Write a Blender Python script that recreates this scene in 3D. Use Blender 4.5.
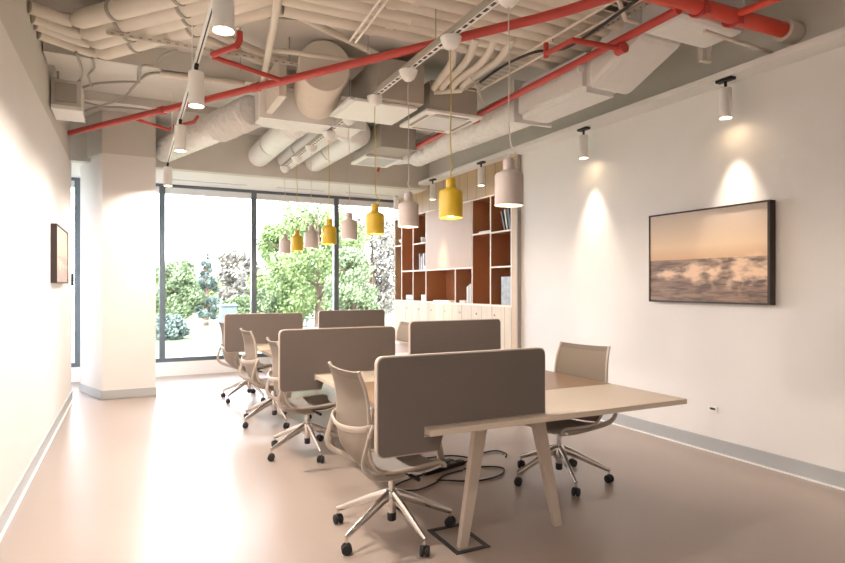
import bpy, bmesh, math, random
from mathutils import Vector, Matrix
random.seed(7)
for o in list(bpy.data.objects): bpy.data.objects.remove(o)
S = bpy.context.scene; C = S.collection
PI = math.pi

# ------------------------------------------------------------------ camera, world, big lights
F = 585.0; CAMH = 1.5; HOR = 286.0; YAW = math.atan(290.5/585)
cam = bpy.data.cameras.new('camera'); co = bpy.data.objects.new('camera', cam); C.objects.link(co)
cam.sensor_fit = 'HORIZONTAL'; cam.sensor_width = 36; cam.lens = 36*F/845; cam.shift_y = (HOR-281.5)/845
cam.clip_start = .05; cam.clip_end = 300
co.location = (0, 0, CAMH); co.rotation_euler = (PI/2, 0, -YAW); S.camera = co
W = bpy.data.worlds.new('World'); S.world = W; W.use_nodes = True
bg = W.node_tree.nodes['Background']; bg.inputs[0].default_value = (.89, .92, 1, 1); bg.inputs[1].default_value = 5.2
sd = bpy.data.lights.new('sun', 'SUN'); sd.energy = 2.5; sd.angle = math.radians(3); sd.color = (1, .96, .88)
so = bpy.data.objects.new('sun', sd); C.objects.link(so); so.rotation_euler = (math.radians(38), 0, math.radians(-25))
def portal(name, loc, rot, sx, sy):
    l = bpy.data.lights.new(name, 'AREA'); l.shape = 'RECTANGLE'; l.size = sx; l.size_y = sy; l.cycles.is_portal = True
    o = bpy.data.objects.new(name, l); C.objects.link(o); o.location = loc; o.rotation_euler = rot
portal('daylight', (1.7, 10.75, 1.7), (-PI/2, 0, 0), 6.2, 3.1)
S.view_settings.view_transform = 'Standard'; S.view_settings.look = 'None'
S.view_settings.gamma = 1; S.view_settings.use_curve_mapping = False; S.view_settings.exposure = 1.68

# ------------------------------------------------------------------ materials
def mat(name, col, rough=.5, metal=0, noise=0, nscale=20, bump=0, bscale=200, spec=.5, emit=None, estr=0, stretch=(1,1,1)):
    m = bpy.data.materials.new(name); m.use_nodes = True; nt = m.node_tree; b = nt.nodes['Principled BSDF']
    b.inputs['Base Color'].default_value = (*col, 1); b.inputs['Roughness'].default_value = rough
    b.inputs['Metallic'].default_value = metal; b.inputs['Specular IOR Level'].default_value = spec
    if emit: b.inputs['Emission Color'].default_value = (*emit, 1); b.inputs['Emission Strength'].default_value = estr
    tc = nt.nodes.new('ShaderNodeTexCoord'); mp = nt.nodes.new('ShaderNodeMapping'); mp.inputs['Scale'].default_value = stretch
    nt.links.new(tc.outputs['Object'], mp.inputs[0])
    if noise:
        n = nt.nodes.new('ShaderNodeTexNoise'); n.inputs['Scale'].default_value = nscale; n.inputs['Detail'].default_value = 4
        nt.links.new(mp.outputs[0], n.inputs[0])
        mx = nt.nodes.new('ShaderNodeMix'); mx.data_type = 'RGBA'
        mx.inputs[6].default_value = (*[c*(1-noise) for c in col], 1); mx.inputs[7].default_value = (*[min(1, c*(1+noise)) for c in col], 1)
        nt.links.new(n.outputs[0], mx.inputs[0]); nt.links.new(mx.outputs[2], b.inputs['Base Color'])
    if bump:
        n2 = nt.nodes.new('ShaderNodeTexNoise'); n2.inputs['Scale'].default_value = bscale; nt.links.new(mp.outputs[0], n2.inputs[0])
        bp = nt.nodes.new('ShaderNodeBump'); bp.inputs['Strength'].default_value = bump; bp.inputs['Distance'].default_value = .005
        nt.links.new(n2.outputs[0], bp.inputs['Height']); nt.links.new(bp.outputs[0], b.inputs['Normal'])
    return m
M = {}
M['wall'] = mat('white_paint', (.86, .84, .82), .7, noise=.02, nscale=3)
M['floor'] = mat('vinyl_floor', (.37, .305, .265), .30, noise=.04, nscale=1.3, spec=.5)
M['beige'] = mat('beige_concrete_paint', (.66, .635, .585), .75, noise=.05, nscale=4)
M['beige2'] = mat('beige_pipe_paint', (.77, .71, .62), .6, noise=.05, nscale=8)
M['duct'] = mat('light_duct_paint', (.80, .79, .77), .55, noise=.06, nscale=12, bump=.4, bscale=25)
M['crumple'] = mat('crumpled_duct_wrap', (.82, .81, .79), .5, noise=.05, nscale=12, bump=.9, bscale=9)
M['crumple'].node_tree.nodes['Bump'].inputs['Distance'].default_value = .05
M['grey'] = mat('grey_duct_paint', (.42, .39, .34), .7, noise=.05)
M['boxshade'] = mat('shaded_beige_box', (.46, .42, .36), .6)  # beige unit boxes darkened to carry the shade under the ceiling
M['terrace'] = mat('bounce_paving', (.62, .61, .58), .8, noise=.06)  # paving set pale to bounce daylight up onto the soffit
M['base'] = mat('grey_baseboard', (.50, .52, .53), .4)
M['red'] = mat('red_pipe_paint', (.52, .055, .045), .35, noise=.08, nscale=9)
M['orange'] = mat('orange_red_pipe_paint', (.70, .07, .04), .3)
M['white'] = mat('white_plastic', (.92, .91, .89), .4)
M['grille'] = mat('white_grille', (.75, .76, .76), .5)
M['alu'] = mat('dark_aluminium', (.13, .16, .18), .4, .3)
M['chrome'] = mat('polished_aluminium', (.72, .69, .66), .2, 1)
M['black'] = mat('black_plastic', (.015, .015, .016), .45)
M['rubber'] = mat('black_rubber', (.02, .02, .02), .7)
M['frame'] = mat('beige_chair_frame', (.52, .45, .39), .4)
M['edge'] = mat('pale_edge', (.72, .64, .56), .45)
M['mesh'] = mat('greige_mesh_fabric', (.29, .24, .195), .85, bump=.6, bscale=600)
M['mesh2'] = mat('mesh_border', (.23, .19, .155), .8)
M['seat'] = mat('grey_seat_fabric', (.30, .28, .26), .9, bump=.5, bscale=500)
M['felt'] = mat('taupe_felt', (.175, .145, .128), .95, noise=.08, nscale=150, bump=.5, bscale=400)
M['felt_edge'] = mat('light_felt_edge', (.56, .48, .42), .9)
M['top'] = mat('pale_desk_laminate', (.70, .60, .49), .38, noise=.02, nscale=5)
M['brown'] = mat('brown_desk_laminate', (.36, .235, .15), .35, noise=.08, nscale=8, stretch=(1, 12, 1))
M['leg'] = mat('beige_leg_paint', (.62, .53, .45), .45)
M['yellow'] = mat('yellow_lampshade', (.58, .38, .02), .45)
M['pink'] = mat('pale_rose_lampshade', (.50, .43, .40), .5)
M['ycord'] = mat('yellow_cord', (.65, .52, .12), .7)
M['wcord'] = mat('pale_cord', (.7, .66, .6), .7)
M['inside'] = mat('shade_inside', (.9, .85, .75), .5)
M['bulb'] = mat('warm_bulb', (1, .9, .7), .4, emit=(1, .75, .45), estr=14)
M['rust'] = mat('rust_wood', (.43, .19, .09), .6, noise=.12, nscale=6, stretch=(1, 1, .15))
M['shelfwhite'] = mat('cream_shelf', (.74, .66, .54), .5)
M['panelwood'] = mat('light_plywood', (.43, .28, .175), .55, noise=.06, nscale=5, stretch=(1, 1, .3))
M['trunk'] = mat('bark', (.14, .10, .07), .9)
M['grass'] = mat('lawn', (.065, .095, .04), .95, noise=.3, nscale=.6)
M['paper'] = mat('paper', (.75, .72, .66), .7)
M['sticker'] = mat('dark_socket', (.05, .04, .04), .5)
M['kiosk'] = mat('blue_grey_cladding', (.09, .115, .13), .6)
M['fencem'] = mat('pale_fence', (.20, .215, .22), .6)
M['terracotta'] = mat('white_pot', (.7, .68, .65), .5)
M['leafg'] = mat('lime_leaf', (.25, .5, .06), .5)
def planks(name, c1, c2, pitch, axis='Y'):
    m = mat(name, c1, .5); nt = m.node_tree; b = nt.nodes['Principled BSDF']
    tc = nt.nodes['Texture Coordinate']
    sx = nt.nodes.new('ShaderNodeSeparateXYZ'); nt.links.new(tc.outputs['Object'], sx.inputs[0])
    d = nt.nodes.new('ShaderNodeMath'); d.operation = 'DIVIDE'; d.inputs[1].default_value = pitch; nt.links.new(sx.outputs[axis], d.inputs[0])
    fl = nt.nodes.new('ShaderNodeMath'); fl.operation = 'FLOOR'; nt.links.new(d.outputs[0], fl.inputs[0])
    wn = nt.nodes.new('ShaderNodeTexWhiteNoise'); wn.noise_dimensions = '1D'; nt.links.new(fl.outputs[0], wn.inputs['W'])
    mp = nt.nodes.new('ShaderNodeMapping'); mp.inputs['Scale'].default_value = (14, 14, 1.2); nt.links.new(tc.outputs['Object'], mp.inputs[0])
    ns = nt.nodes.new('ShaderNodeTexNoise'); ns.inputs['Scale'].default_value = 1; ns.inputs['Detail'].default_value = 5; nt.links.new(mp.outputs[0], ns.inputs[0])
    ad = nt.nodes.new('ShaderNodeMath'); ad.operation = 'MULTIPLY_ADD'; ad.inputs[1].default_value = .5; nt.links.new(wn.outputs[0], ad.inputs[0])
    nt.links.new(ns.outputs[0], ad.inputs[2])
    mx = nt.nodes.new('ShaderNodeMix'); mx.data_type = 'RGBA'; mx.inputs[6].default_value = (*c1, 1); mx.inputs[7].default_value = (*c2, 1)
    nt.links.new(ad.outputs[0], mx.inputs[0])
    fr = nt.nodes.new('ShaderNodeMath'); fr.operation = 'FRACT'; nt.links.new(d.outputs[0], fr.inputs[0])
    gp = nt.nodes.new('ShaderNodeMath'); gp.operation = 'LESS_THAN'; gp.inputs[1].default_value = .03; nt.links.new(fr.outputs[0], gp.inputs[0])
    m2 = nt.nodes.new('ShaderNodeMix'); m2.data_type = 'RGBA'; m2.inputs[7].default_value = (c1[0]*.5, c1[1]*.45, c1[2]*.4, 1)
    nt.links.new(gp.outputs[0], m2.inputs[0]); nt.links.new(mx.outputs[2], m2.inputs[6]); nt.links.new(m2.outputs[2], b.inputs['Base Color'])
    return m
M['planks'] = planks('pine_planks', (.40, .275, .155), (.53, .38, .235), .26)
M['pine'] = planks('pale_pine_doors', (.44, .345, .23), (.60, .50, .36), .30)
g = bpy.data.materials.new('window_glass'); g.use_nodes = True; nt = g.node_tree; nt.nodes.clear()
out = nt.nodes.new('ShaderNodeOutputMaterial'); mxs = nt.nodes.new('ShaderNodeMixShader'); fz = nt.nodes.new('ShaderNodeFresnel'); fz.inputs[0].default_value = 1.3
tr = nt.nodes.new('ShaderNodeBsdfTransparent'); tr.inputs[0].default_value = (.97, .965, .975, 1); gl = nt.nodes.new('ShaderNodeBsdfGlossy'); gl.inputs['Roughness'].default_value = .02
nt.links.new(fz.outputs[0], mxs.inputs[0]); nt.links.new(tr.outputs[0], mxs.inputs[1]); nt.links.new(gl.outputs[0], mxs.inputs[2]); nt.links.new(mxs.outputs[0], out.inputs[0])
M['glass'] = g
def leafmat(name, a, b_):
    m = mat(name, a, .7, noise=.0); nt = m.node_tree; b = nt.nodes['Principled BSDF']
    oi = nt.nodes.new('ShaderNodeTexNoise'); oi.inputs['Scale'].default_value = 1.4; nt.links.new(nt.nodes['Texture Coordinate'].outputs['Object'], oi.inputs[0])
    mx = nt.nodes.new('ShaderNodeMix'); mx.data_type = 'RGBA'; mx.inputs[6].default_value = (*a, 1); mx.inputs[7].default_value = (*b_, 1)
    nt.links.new(oi.outputs[0], mx.inputs[0]); nt.links.new(mx.outputs[2], b.inputs['Base Color'])
    b.inputs['Subsurface Weight'].default_value = 0
    return m
M['leaf1'] = leafmat('light_green_leaves', (.11, .17, .055), (.21, .29, .11))
M['leaf2'] = leafmat('bluish_needles', (.08, .12, .10), (.15, .20, .18))
M['leaf3'] = leafmat('mid_green_leaves', (.10, .15, .07), (.19, .25, .13))
M['leaf4'] = leafmat('pinkish_grey_leaves', (.17, .17, .14), (.27, .25, .22))
# sea picture: colours of the print itself, in the picture's own coordinates (x along width 0..1, z height 0..1)
def seamat(name, pale=0.):
    m = bpy.data.materials.new(name); m.use_nodes = True; nt = m.node_tree; b = nt.nodes['Principled BSDF']; b.inputs['Roughness'].default_value = .5
    tc = nt.nodes.new('ShaderNodeTexCoord'); sp = nt.nodes.new('ShaderNodeSeparateXYZ'); nt.links.new(tc.outputs['Generated'], sp.inputs[0])
    def math_(op, a, b2=None, c=None):
        n = nt.nodes.new('ShaderNodeMath'); n.operation = op
        for i, v in enumerate((a, b2, c)):
            if v is None: continue
            if isinstance(v, (int, float)): n.inputs[i].default_value = v
            else: nt.links.new(v, n.inputs[i])
        return n.outputs[0]
    u = math_('SUBTRACT', 1, sp.outputs['Y']); v = sp.outputs['Z']       # u runs left to right as seen from the room
    sky = nt.nodes.new('ShaderNodeValToRGB'); sky.color_ramp.elements[0].position = .46; sky.color_ramp.elements[0].color = (.72, .46, .26, 1)
    sky.color_ramp.elements[1].position = 1; sky.color_ramp.elements[1].color = (.66, .56, .48, 1); e = sky.color_ramp.elements.new(.62); e.color = (.86, .66, .46, 1)
    nt.links.new(v, sky.inputs[0])
    mp = nt.nodes.new('ShaderNodeMapping'); mp.inputs['Scale'].default_value = (1, 3.2, 15); nt.links.new(tc.outputs['Generated'], mp.inputs[0])
    n1 = nt.nodes.new('ShaderNodeTexNoise'); n1.inputs['Scale'].default_value = 1.6; n1.inputs['Detail'].default_value = 8; n1.inputs['Distortion'].default_value = .6; nt.links.new(mp.outputs[0], n1.inputs[0])
    sea = nt.nodes.new('ShaderNodeValToRGB'); sea.color_ramp.elements[0].position = .36; sea.color_ramp.elements[0].color = (.13, .085, .065, 1)
    sea.color_ramp.elements[1].position = .66; sea.color_ramp.elements[1].color = (.36, .24, .18, 1); nt.links.new(n1.outputs[0], sea.inputs[0])
    mp2 = nt.nodes.new('ShaderNodeMapping'); mp2.inputs['Scale'].default_value = (1, 6, 9); nt.links.new(tc.outputs['Generated'], mp2.inputs[0])
    n2 = nt.nodes.new('ShaderNodeTexNoise'); n2.inputs['Scale'].default_value = 1.3; n2.inputs['Detail'].default_value = 9; nt.links.new(mp2.outputs[0], n2.inputs[0])
    # surf: band around v=.33, stronger to the right
    dv = math_('ABSOLUTE', math_('SUBTRACT', v, math_('MULTIPLY_ADD', u, .04, .30)))
    wid = math_('MULTIPLY_ADD', u, .22, .02)
    band = math_('SUBTRACT', 1, math_('DIVIDE', dv, wid))
    am = math_('ADD', band, math_('MULTIPLY', math_('SUBTRACT', n2.outputs[0], .52), 4.5))
    cl = nt.nodes.new('ShaderNodeClamp'); nt.links.new(am, cl.inputs[0])
    bandpos = nt.nodes.new('ShaderNodeClamp'); nt.links.new(math_('MULTIPLY', math_('ADD', band, .6), 1.2), bandpos.inputs[0])
    am2 = math_('MULTIPLY', cl.outputs[0], bandpos.outputs[0])
    foam = nt.nodes.new('ShaderNodeMix'); foam.data_type = 'RGBA'; foam.inputs[7].default_value = (.85, .62, .44, 1)
    hz = math_('GREATER_THAN', v, .47)
    m1 = nt.nodes.new('ShaderNodeMix'); m1.data_type = 'RGBA'; nt.links.new(hz, m1.inputs[0]); nt.links.new(sea.outputs[0], m1.inputs[6]); nt.links.new(sky.outputs[0], m1.inputs[7])
    nt.links.new(am2, foam.inputs[0]); nt.links.new(m1.outputs[2], foam.inputs[6])
    fin = nt.nodes.new('ShaderNodeMix'); fin.data_type = 'RGBA'; fin.inputs[0].default_value = pale; fin.inputs[7].default_value = (.6, .45, .40, 1)
    nt.links.new(foam.outputs[2], fin.inputs[6]); nt.links.new(fin.outputs[2], b.inputs['Base Color'])
    return m
def slotted():
    m = mat('slotted_steel', (.8, .78, .74), .4); nt = m.node_tree; b = nt.nodes['Principled BSDF']; sp = nt.nodes.new('ShaderNodeSeparateXYZ'); nt.links.new(nt.nodes['Texture Coordinate'].outputs['Object'], sp.inputs[0])
    q = sp.outputs['Y']
    for op, v in (('DIVIDE', .09), ('FRACT', 0), ('LESS_THAN', .62)):
        n = nt.nodes.new('ShaderNodeMath'); n.operation = op; n.inputs[1].default_value = v; nt.links.new(q, n.inputs[0]); q = n.outputs[0]
    mx = nt.nodes.new('ShaderNodeMix'); mx.data_type = 'RGBA'; mx.inputs[6].default_value = (.8, .78, .74, 1); mx.inputs[7].default_value = (.03, .03, .03, 1)
    nt.links.new(q, mx.inputs[0]); nt.links.new(mx.outputs[2], b.inputs['Base Color']); return m
M['slotted'] = slotted()
M['sea'] = seamat('sea_print'); M['sea2'] = seamat('pale_print', .6)

# ------------------------------------------------------------------ mesh helpers
class MB:
    def __init__(s): s.bm = bmesh.new()
    def box(s, x0, x1, y0, y1, z0, z1, bev=0, R=None):
        r = bmesh.ops.create_cube(s.bm, size=1); vs = r['verts']
        for v in vs: v.co = Vector(((x0+x1)/2+v.co.x*(x1-x0), (y0+y1)/2+v.co.y*(y1-y0), (z0+z1)/2+v.co.z*(z1-z0)))
        if bev: 
            es = list({e for v in vs for e in v.link_edges})
            nv = bmesh.ops.bevel(s.bm, geom=es, offset=bev, segments=2, affect='EDGES')['verts']; vs = nv
        if R is not None:
            for v in vs: v.co = R @ v.co
        return s
    def tube(s, pts, r, seg=10, caps=True, sub=0, flat=None):
        pts = [Vector(p) for p in pts]
        if sub: 
            rr = r if isinstance(r, (list, tuple)) else [r]*len(pts); P = []; RR = []
            n = len(pts)
            for i in range(n-1):
                p0 = pts[max(i-1, 0)]; p1 = pts[i]; p2 = pts[i+1]; p3 = pts[min(i+2, n-1)]
                for k in range(sub):
                    t = k/sub
                    P.append(.5*((2*p1)+(p2-p0)*t+(2*p0-5*p1+4*p2-p3)*t*t+(3*p1-p0-3*p2+p3)*t**3)); RR.append(rr[i]*(1-t)+rr[i+1]*t)
            P.append(pts[-1]); RR.append(rr[-1]); pts = P; r = RR
        rr = r if isinstance(r, (list, tuple)) else [r]*len(pts)
        rings = []; up = None
        for i, p in enumerate(pts):
            t = (pts[min(i+1, len(pts)-1)]-pts[max(i-1, 0)]).normalized()
            if up is None:
                up = Vector((0, 0, 1)) if abs(t.z) < .9 else Vector((1, 0, 0))
            a = t.cross(up).normalized(); b = a.cross(t).normalized(); up = b
            k = flat if flat else (1, 1)
            rings.append([s.bm.verts.new(p+rr[i]*(a*math.cos(2*PI*j/seg)*k[0]+b*math.sin(2*PI*j/seg)*k[1])) for j in range(seg)])
        for A, B in zip(rings, rings[1:]):
            for j in range(seg): s.bm.faces.new((A[j], A[(j+1) % seg], B[(j+1) % seg], B[j]))
        if caps: s.bm.faces.new(rings[0]); s.bm.faces.new(rings[-1][::-1])
        return s
    def lathe(s, prof, o=(0, 0, 0), seg=32, axis='Z'):
        o = Vector(o); rings = []
        for r, h in prof:
            ring = []
            for j in range(seg):
                a = 2*PI*j/seg; c, d = r*math.cos(a), r*math.sin(a)
                ring.append(s.bm.verts.new(o+(Vector((c, d, h)) if axis == 'Z' else Vector((h, c, d)) if axis == 'X' else Vector((c, h, d)))))
            rings.append(ring)
        for A, B in zip(rings, rings[1:]):
            for j in range(seg): s.bm.faces.new((A[j], A[(j+1) % seg], B[(j+1) % seg], B[j]))
        if prof[0][0] > 0: s.bm.faces.new(rings[0][::-1])
        if prof[-1][0] > 0: s.bm.faces.new(rings[-1])
        return s
    def prism(s, poly, axis, a, b):
        f = {'X': lambda p, t: (t, p[0], p[1]), 'Y': lambda p, t: (p[0], t, p[1]), 'Z': lambda p, t: (p[0], p[1], t)}[axis]
        A = [s.bm.verts.new(f(p, a)) for p in poly]; B = [s.bm.verts.new(f(p, b)) for p in poly]; n = len(poly)
        s.bm.faces.new(A); s.bm.faces.new(B[::-1])
        for i in range(n): s.bm.faces.new((A[i], B[i], B[(i+1) % n], A[(i+1) % n]))
        return s
    def hexa(s, p0, w0, d0, p1, w1, d1):   # tapered bar from p0 to p1: rectangle sizes along x,y
        A = [s.bm.verts.new((p0[0]+sx*w0/2, p0[1]+sy*d0/2, p0[2])) for sx, sy in ((-1, -1), (1, -1), (1, 1), (-1, 1))]
        B = [s.bm.verts.new((p1[0]+sx*w1/2, p1[1]+sy*d1/2, p1[2])) for sx, sy in ((-1, -1), (1, -1), (1, 1), (-1, 1))]
        s.bm.faces.new(A); s.bm.faces.new(B[::-1])
        for i in range(4): s.bm.faces.new((A[i], B[i], B[(i+1) % 4], A[(i+1) % 4]))
        return s
def build(name, mb, m, parent=None, smooth=False, local=False, bevel=0):
    """world-coordinate mesh -> object; local=True keeps the coordinates (they are already relative to the parent)"""
    bm = mb.bm; bmesh.ops.recalc_face_normals(bm, faces=bm.faces[:])
    me = bpy.data.meshes.new(name); 
    if parent is not None: off = Vector((0, 0, 0)) if local else wloc(parent)
    else:
        xs = [v.co for v in bm.verts]
        off = Vector((0, 0, 0)) if local else Vector(((min(v.x for v in xs)+max(v.x for v in xs))/2, (min(v.y for v in xs)+max(v.y for v in xs))/2, min(v.z for v in xs)))
    for v in bm.verts: v.co -= off
    bm.to_mesh(me); bm.free()
    if smooth: 
        for p in me.polygons: p.use_smooth = True
    me.materials.append(M[m] if isinstance(m, str) else m)
    o = bpy.data.objects.new(name, me); C.objects.link(o)
    if parent is not None: o.parent = parent
    else: o.location = off
    if bevel:
        b = o.modifiers.new('bevel', 'BEVEL'); b.width = bevel; b.segments = 2; b.limit_method = 'ANGLE'
    if smooth:
        try:
            me.set_sharp_from_angle(angle=math.radians(40))
        except Exception: pass
    return o
def wloc(o):
    v = Vector(o.location)
    while o.parent is not None: o = o.parent; v += Vector(o.location)
    return v
def tag(o, label, cat, group=None):
    o['label'] = label; o['category'] = cat
    if group: o['group'] = group
    return o
def thing(name, label, cat, loc=(0, 0, 0), rz=0, group=None):
    o = bpy.data.objects.new(name, None); C.objects.link(o); o.empty_display_size = .1; o.location = loc; o.rotation_euler = (0, 0, rz)
    return tag(o, label, cat, group)
def struct(name, mb, m, parent=None, **k):
    o = build(name, mb, m, parent, **k); 
    if parent is None: o['kind'] = 'structure'
    return o
def dup(root, loc, rz, label, group=None):
    def cp(o, par):
        c = o.copy(); C.objects.link(c)
        if par is not None: c.parent = par
        for ch in list(o.children): cp(ch, c)
        return c
    r = cp(root, None); r.location = loc; r.rotation_euler = (0, 0, rz); r['label'] = label
    if group: r['group'] = group
    return r
def lamp(name, kind, loc, energy, parent=None, color=(1, .83, .68), size=.03, spot=None, blend=.5, rot=(0, 0, 0)):
    l = bpy.data.lights.new(name, kind); l.energy = energy; l.color = color
    if kind in ('POINT', 'SPOT'): l.shadow_soft_size = size
    if kind == 'SPOT': l.spot_size = math.radians(spot); l.spot_blend = blend
    if kind == 'AREA': l.shape = 'DISK'; l.size = size
    o = bpy.data.objects.new(name, l); C.objects.link(o); o.location = loc; o.rotation_euler = rot
    if parent is not None: o.parent = parent
    return o
def P(u, v, z):   # point of height z met by the sight line through a measured spot
    s, c = math.sin(YAW), math.cos(YAW); Z = F*(CAMH-z)/(v-HOR); X = (u-422.5)*Z/F
    return Vector((X*c+Z*s, -X*s+Z*c, z))

# ------------------------------------------------------------------ the room
ZW = 3.2; ZC = 3.82
XL = -.72; XR = 4.7; YB = 10.65; YN = -3.0
struct('floor', MB().box(-2.2, 5.3, YN-.1, YB+.1, -.12, 0), 'floor')
struct('ceiling', MB().box(-2.2, 5.3, YN-.1, YB+.2, ZC, ZC+.15), 'beige')
struct('wall_left', MB().box(XL-.16, XL, YN, 9.0, 0, 3.13), 'wall')
struct('trim_1', MB().box(XL-.16, XL-.012, YN, 9.0, 3.13, ZC), 'beige')
struct('wall_right', MB().box(XR, XR+.14, YN, 6.56, 0, 3.27), 'wall')
struct('wall_upper_right', MB().box(XR+.001, XR+.14, YN, YB, 3.27, ZC), 'beige')
struct('trim_2', MB().box(4.49, XR+.4, YN, YB-.02, 3.271, 3.325), 'wall')
struct('wall_far_left', MB().box(-2.1, -2.0, 8.0, YB, 0, ZC), 'wall')
struct('wall_left_return', MB().box(-2.0, XL-.16, 8.0, 8.12, 0, ZC), 'wall')
struct('wall_far_right', MB().box(5.10, 5.2, 6.3, YB, 0, 3.27), 'wall')
struct('wall_upper_back', MB().box(-2.0, XR, 9.2, 9.36, ZW, ZC), 'beige')
struct('ceiling_soffit', MB().box(-2.0, XR, 9.36, YB+.1, ZW, ZW+.08), 'wall')
struct('wall_near', MB().box(-.88, 4.84, YN-.12, YN, 0, ZC), 'wall')
struct('baseboard_left', MB().box(XL, XL+.015, YN, 9.0, 0, .12), 'base')
struct('baseboard_right', MB().box(XR-.015, XR, YN, 6.5, 0.012, .13), 'base')
struct('trim_3', MB().box(XR-.03, XR, YN, 6.5, 0, .011), 'white')
struct('trim_4', MB().box(XL, XL+.03, YN, 9.0, 0, .011), 'white')
# pillar with four slanting faces
pp = [(-.35, 8.77), (.29, 8.77), (.27, 9.6), (-.66, 9.62)]
struct('wall_pillar', MB().prism(pp, 'Z', 0, 3.25), 'wall')
struct('wall_pillar_upper', MB().prism([(-.352, 8.768), (.292, 8.768), (.28, 9.19), (-.55, 9.19)], 'Z', 3.25, ZC), 'beige')
pb = [(-.36, 8.755), (.302, 8.755), (.282, 9.6), (-.675, 9.62)]
struct('baseboard_pillar', MB().prism(pb, 'Z', 0.012, .12), 'base')
# concrete beams on the ceiling
struct('trim_5', MB().box(XL, 3.2, 6.25, 6.6, 3.62, ZC), 'beige')
struct('trim_6', MB().box(XL, 4.7, 8.0, 8.2, 3.72, ZC), 'beige')
# linear air slots in the white soffit
for i, (a, b) in enumerate(((.55, 1.75), (2.2, 3.1), (3.45, 4.4))):
    t = thing('slot_diffuser', ('left' if i == 0 else 'middle' if i == 1 else 'right') + ' of the three grey linear air slots in white soffit above windows', 'vent', (a, 10.1, ZW), 0, 'air slots above the windows')
    build('frame', MB().box(a, b, 10.08, 10.15, ZW-.006, ZW-.0005), 'white', t)
    build('slot', MB().box(a+.02, b-.02, 10.095, 10.135, ZW-.01, ZW-.006), 'base', t)
# sill upstand, window frames and glass
struct('trim_7', MB().box(-2.0, XR+.4, YB-.05, YB+.1, 0, .23), 'white')
mull = [-2.0, -.76, .45, 1.94, 3.46, 4.98]
for i in range(5):
    a, b = mull[i], mull[i+1]; m = MB()
    m.box(a, a+.045, YB-.03, YB+.07, .23, ZW-.001); m.box(b-.045, b, YB-.03, YB+.07, .23, ZW-.001)
    m.box(a+.045, b-.045, YB-.03, YB+.07, .23, .30); m.box(a+.045, b-.045, YB-.03, YB+.07, 3.15, ZW-.001)
    w = struct('window_%d' % (i+1), m, 'alu')
    if i == 1: pass
    build('transom', MB().box(a+.045, b-.045, YB-.02, YB+.018, 3.04, 3.149), 'grille', w)
    build('pane', MB().box(a+.045, b-.045, YB+.02, YB+.03, .3, 3.15), 'glass', w)
    if i == 0: build('handle', MB().box(b-.09, b-.05, YB-.07, YB-.03, 1.5, 1.7, .005), 'black', w)
# ------------------------------------------------------------------ shelving wall (one built-in thing)
XS = 4.66; XD = 5.08
sh = thing('bookcase', 'built-in floor-to-ceiling wooden bookcase with rust cubbies in the right wall', 'bookcase', (XS, 8.6, 0))
Y = [6.66, 7.17, 7.68, 8.2, 9.25, 9.78, 10.29, 10.60]
Z0, Z1 = 1.22, 2.81; SX = XS
build('end_panel', MB().box(SX, XD, 6.50, 6.635, 0, 3.27), 'planks', sh)
build('gap_shade_strip', MB().box(SX-.02, SX+.1, 6.475, 6.497, 0, 3.27), 'grey', sh)  # grey strip stands in for the dark gap, its shade put into the colour
build('end_panel', MB().box(SX, XD, 10.60, 10.625, 0, 3.27), 'planks', sh)
build('fascia', MB().box(SX+.005, SX+.03, 6.637, 10.60, Z1+.02, 3.27), 'planks', sh)
build('back_panel', MB().box(XD-.02, XD, 6.637, 10.598, Z0, Z1), 'rust', sh)
t = .012
def vdiv(y, z0, z1, depth=XD-.022, w=t):
    build('divider', MB().box(SX+.012, depth, y-w, y+w, z0, z1), 'rust', sh); build('front_edge', MB().box(SX, SX+.011, y-w, y+w, z0, z1), 'shelfwhite', sh)
def hsh(z, y0, y1):
    build('shelf', MB().box(SX+.012, XD-.022, y0, y1, z-t, z+t), 'rust', sh); build('front_edge', MB().box(SX, SX+.011, y0, y1, z-t, z+t), 'shelfwhite', sh)
hsh(Z0, 6.637, 10.598); hsh(Z1, 6.637, 10.598)
za, zb = Z0+t+.001, Z1-t-.001
for y in (6.65,): vdiv(y, za, zb)
vdiv(7.17, za, zb); vdiv(7.68, za, zb); vdiv(10.29, za, zb)
zm = 1.78
hsh(zm, 7.694, 10.276)
for y in (8.2, 9.25, 9.78): vdiv(y, za, zm-t-.001)
for y in (9.25, 9.78): vdiv(y, zm+t+.001, zb)
hsh(2.27, 6.664, 7.156); hsh(2.28, 7.184, 7.666); hsh(1.77, 6.664, 7.156); hsh(2.27, 9.264, 9.766); hsh(2.28, 10.304, 10.596)
build('centre_panel', MB().box(SX-.004, SX+.02, 7.694, 9.236, zm+t+.001, zb), 'panelwood', sh)
build('pale_back_board', MB().box(XD-.06, XD-.024, 8.22, 8.56, za, zm-t-.001), 'panelwood', sh)
build('plinth', MB().box(SX+.03, SX+.06, 6.637, 10.598, 0, .08), 'base', sh)
for i in range(8):
    y0 = 6.64+i*.495
    d = build('door', MB().box(SX, SX+.02, y0+.003, y0+.492, .085, Z0-t-.003), 'pine', sh)
    build('finger_pull', MB().lathe([(.012, -.012), (.016, -.004), (.012, 0)], (SX-.0005, y0+.42, 1.08), 12, 'X'), 'panelwood', d)

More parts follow.
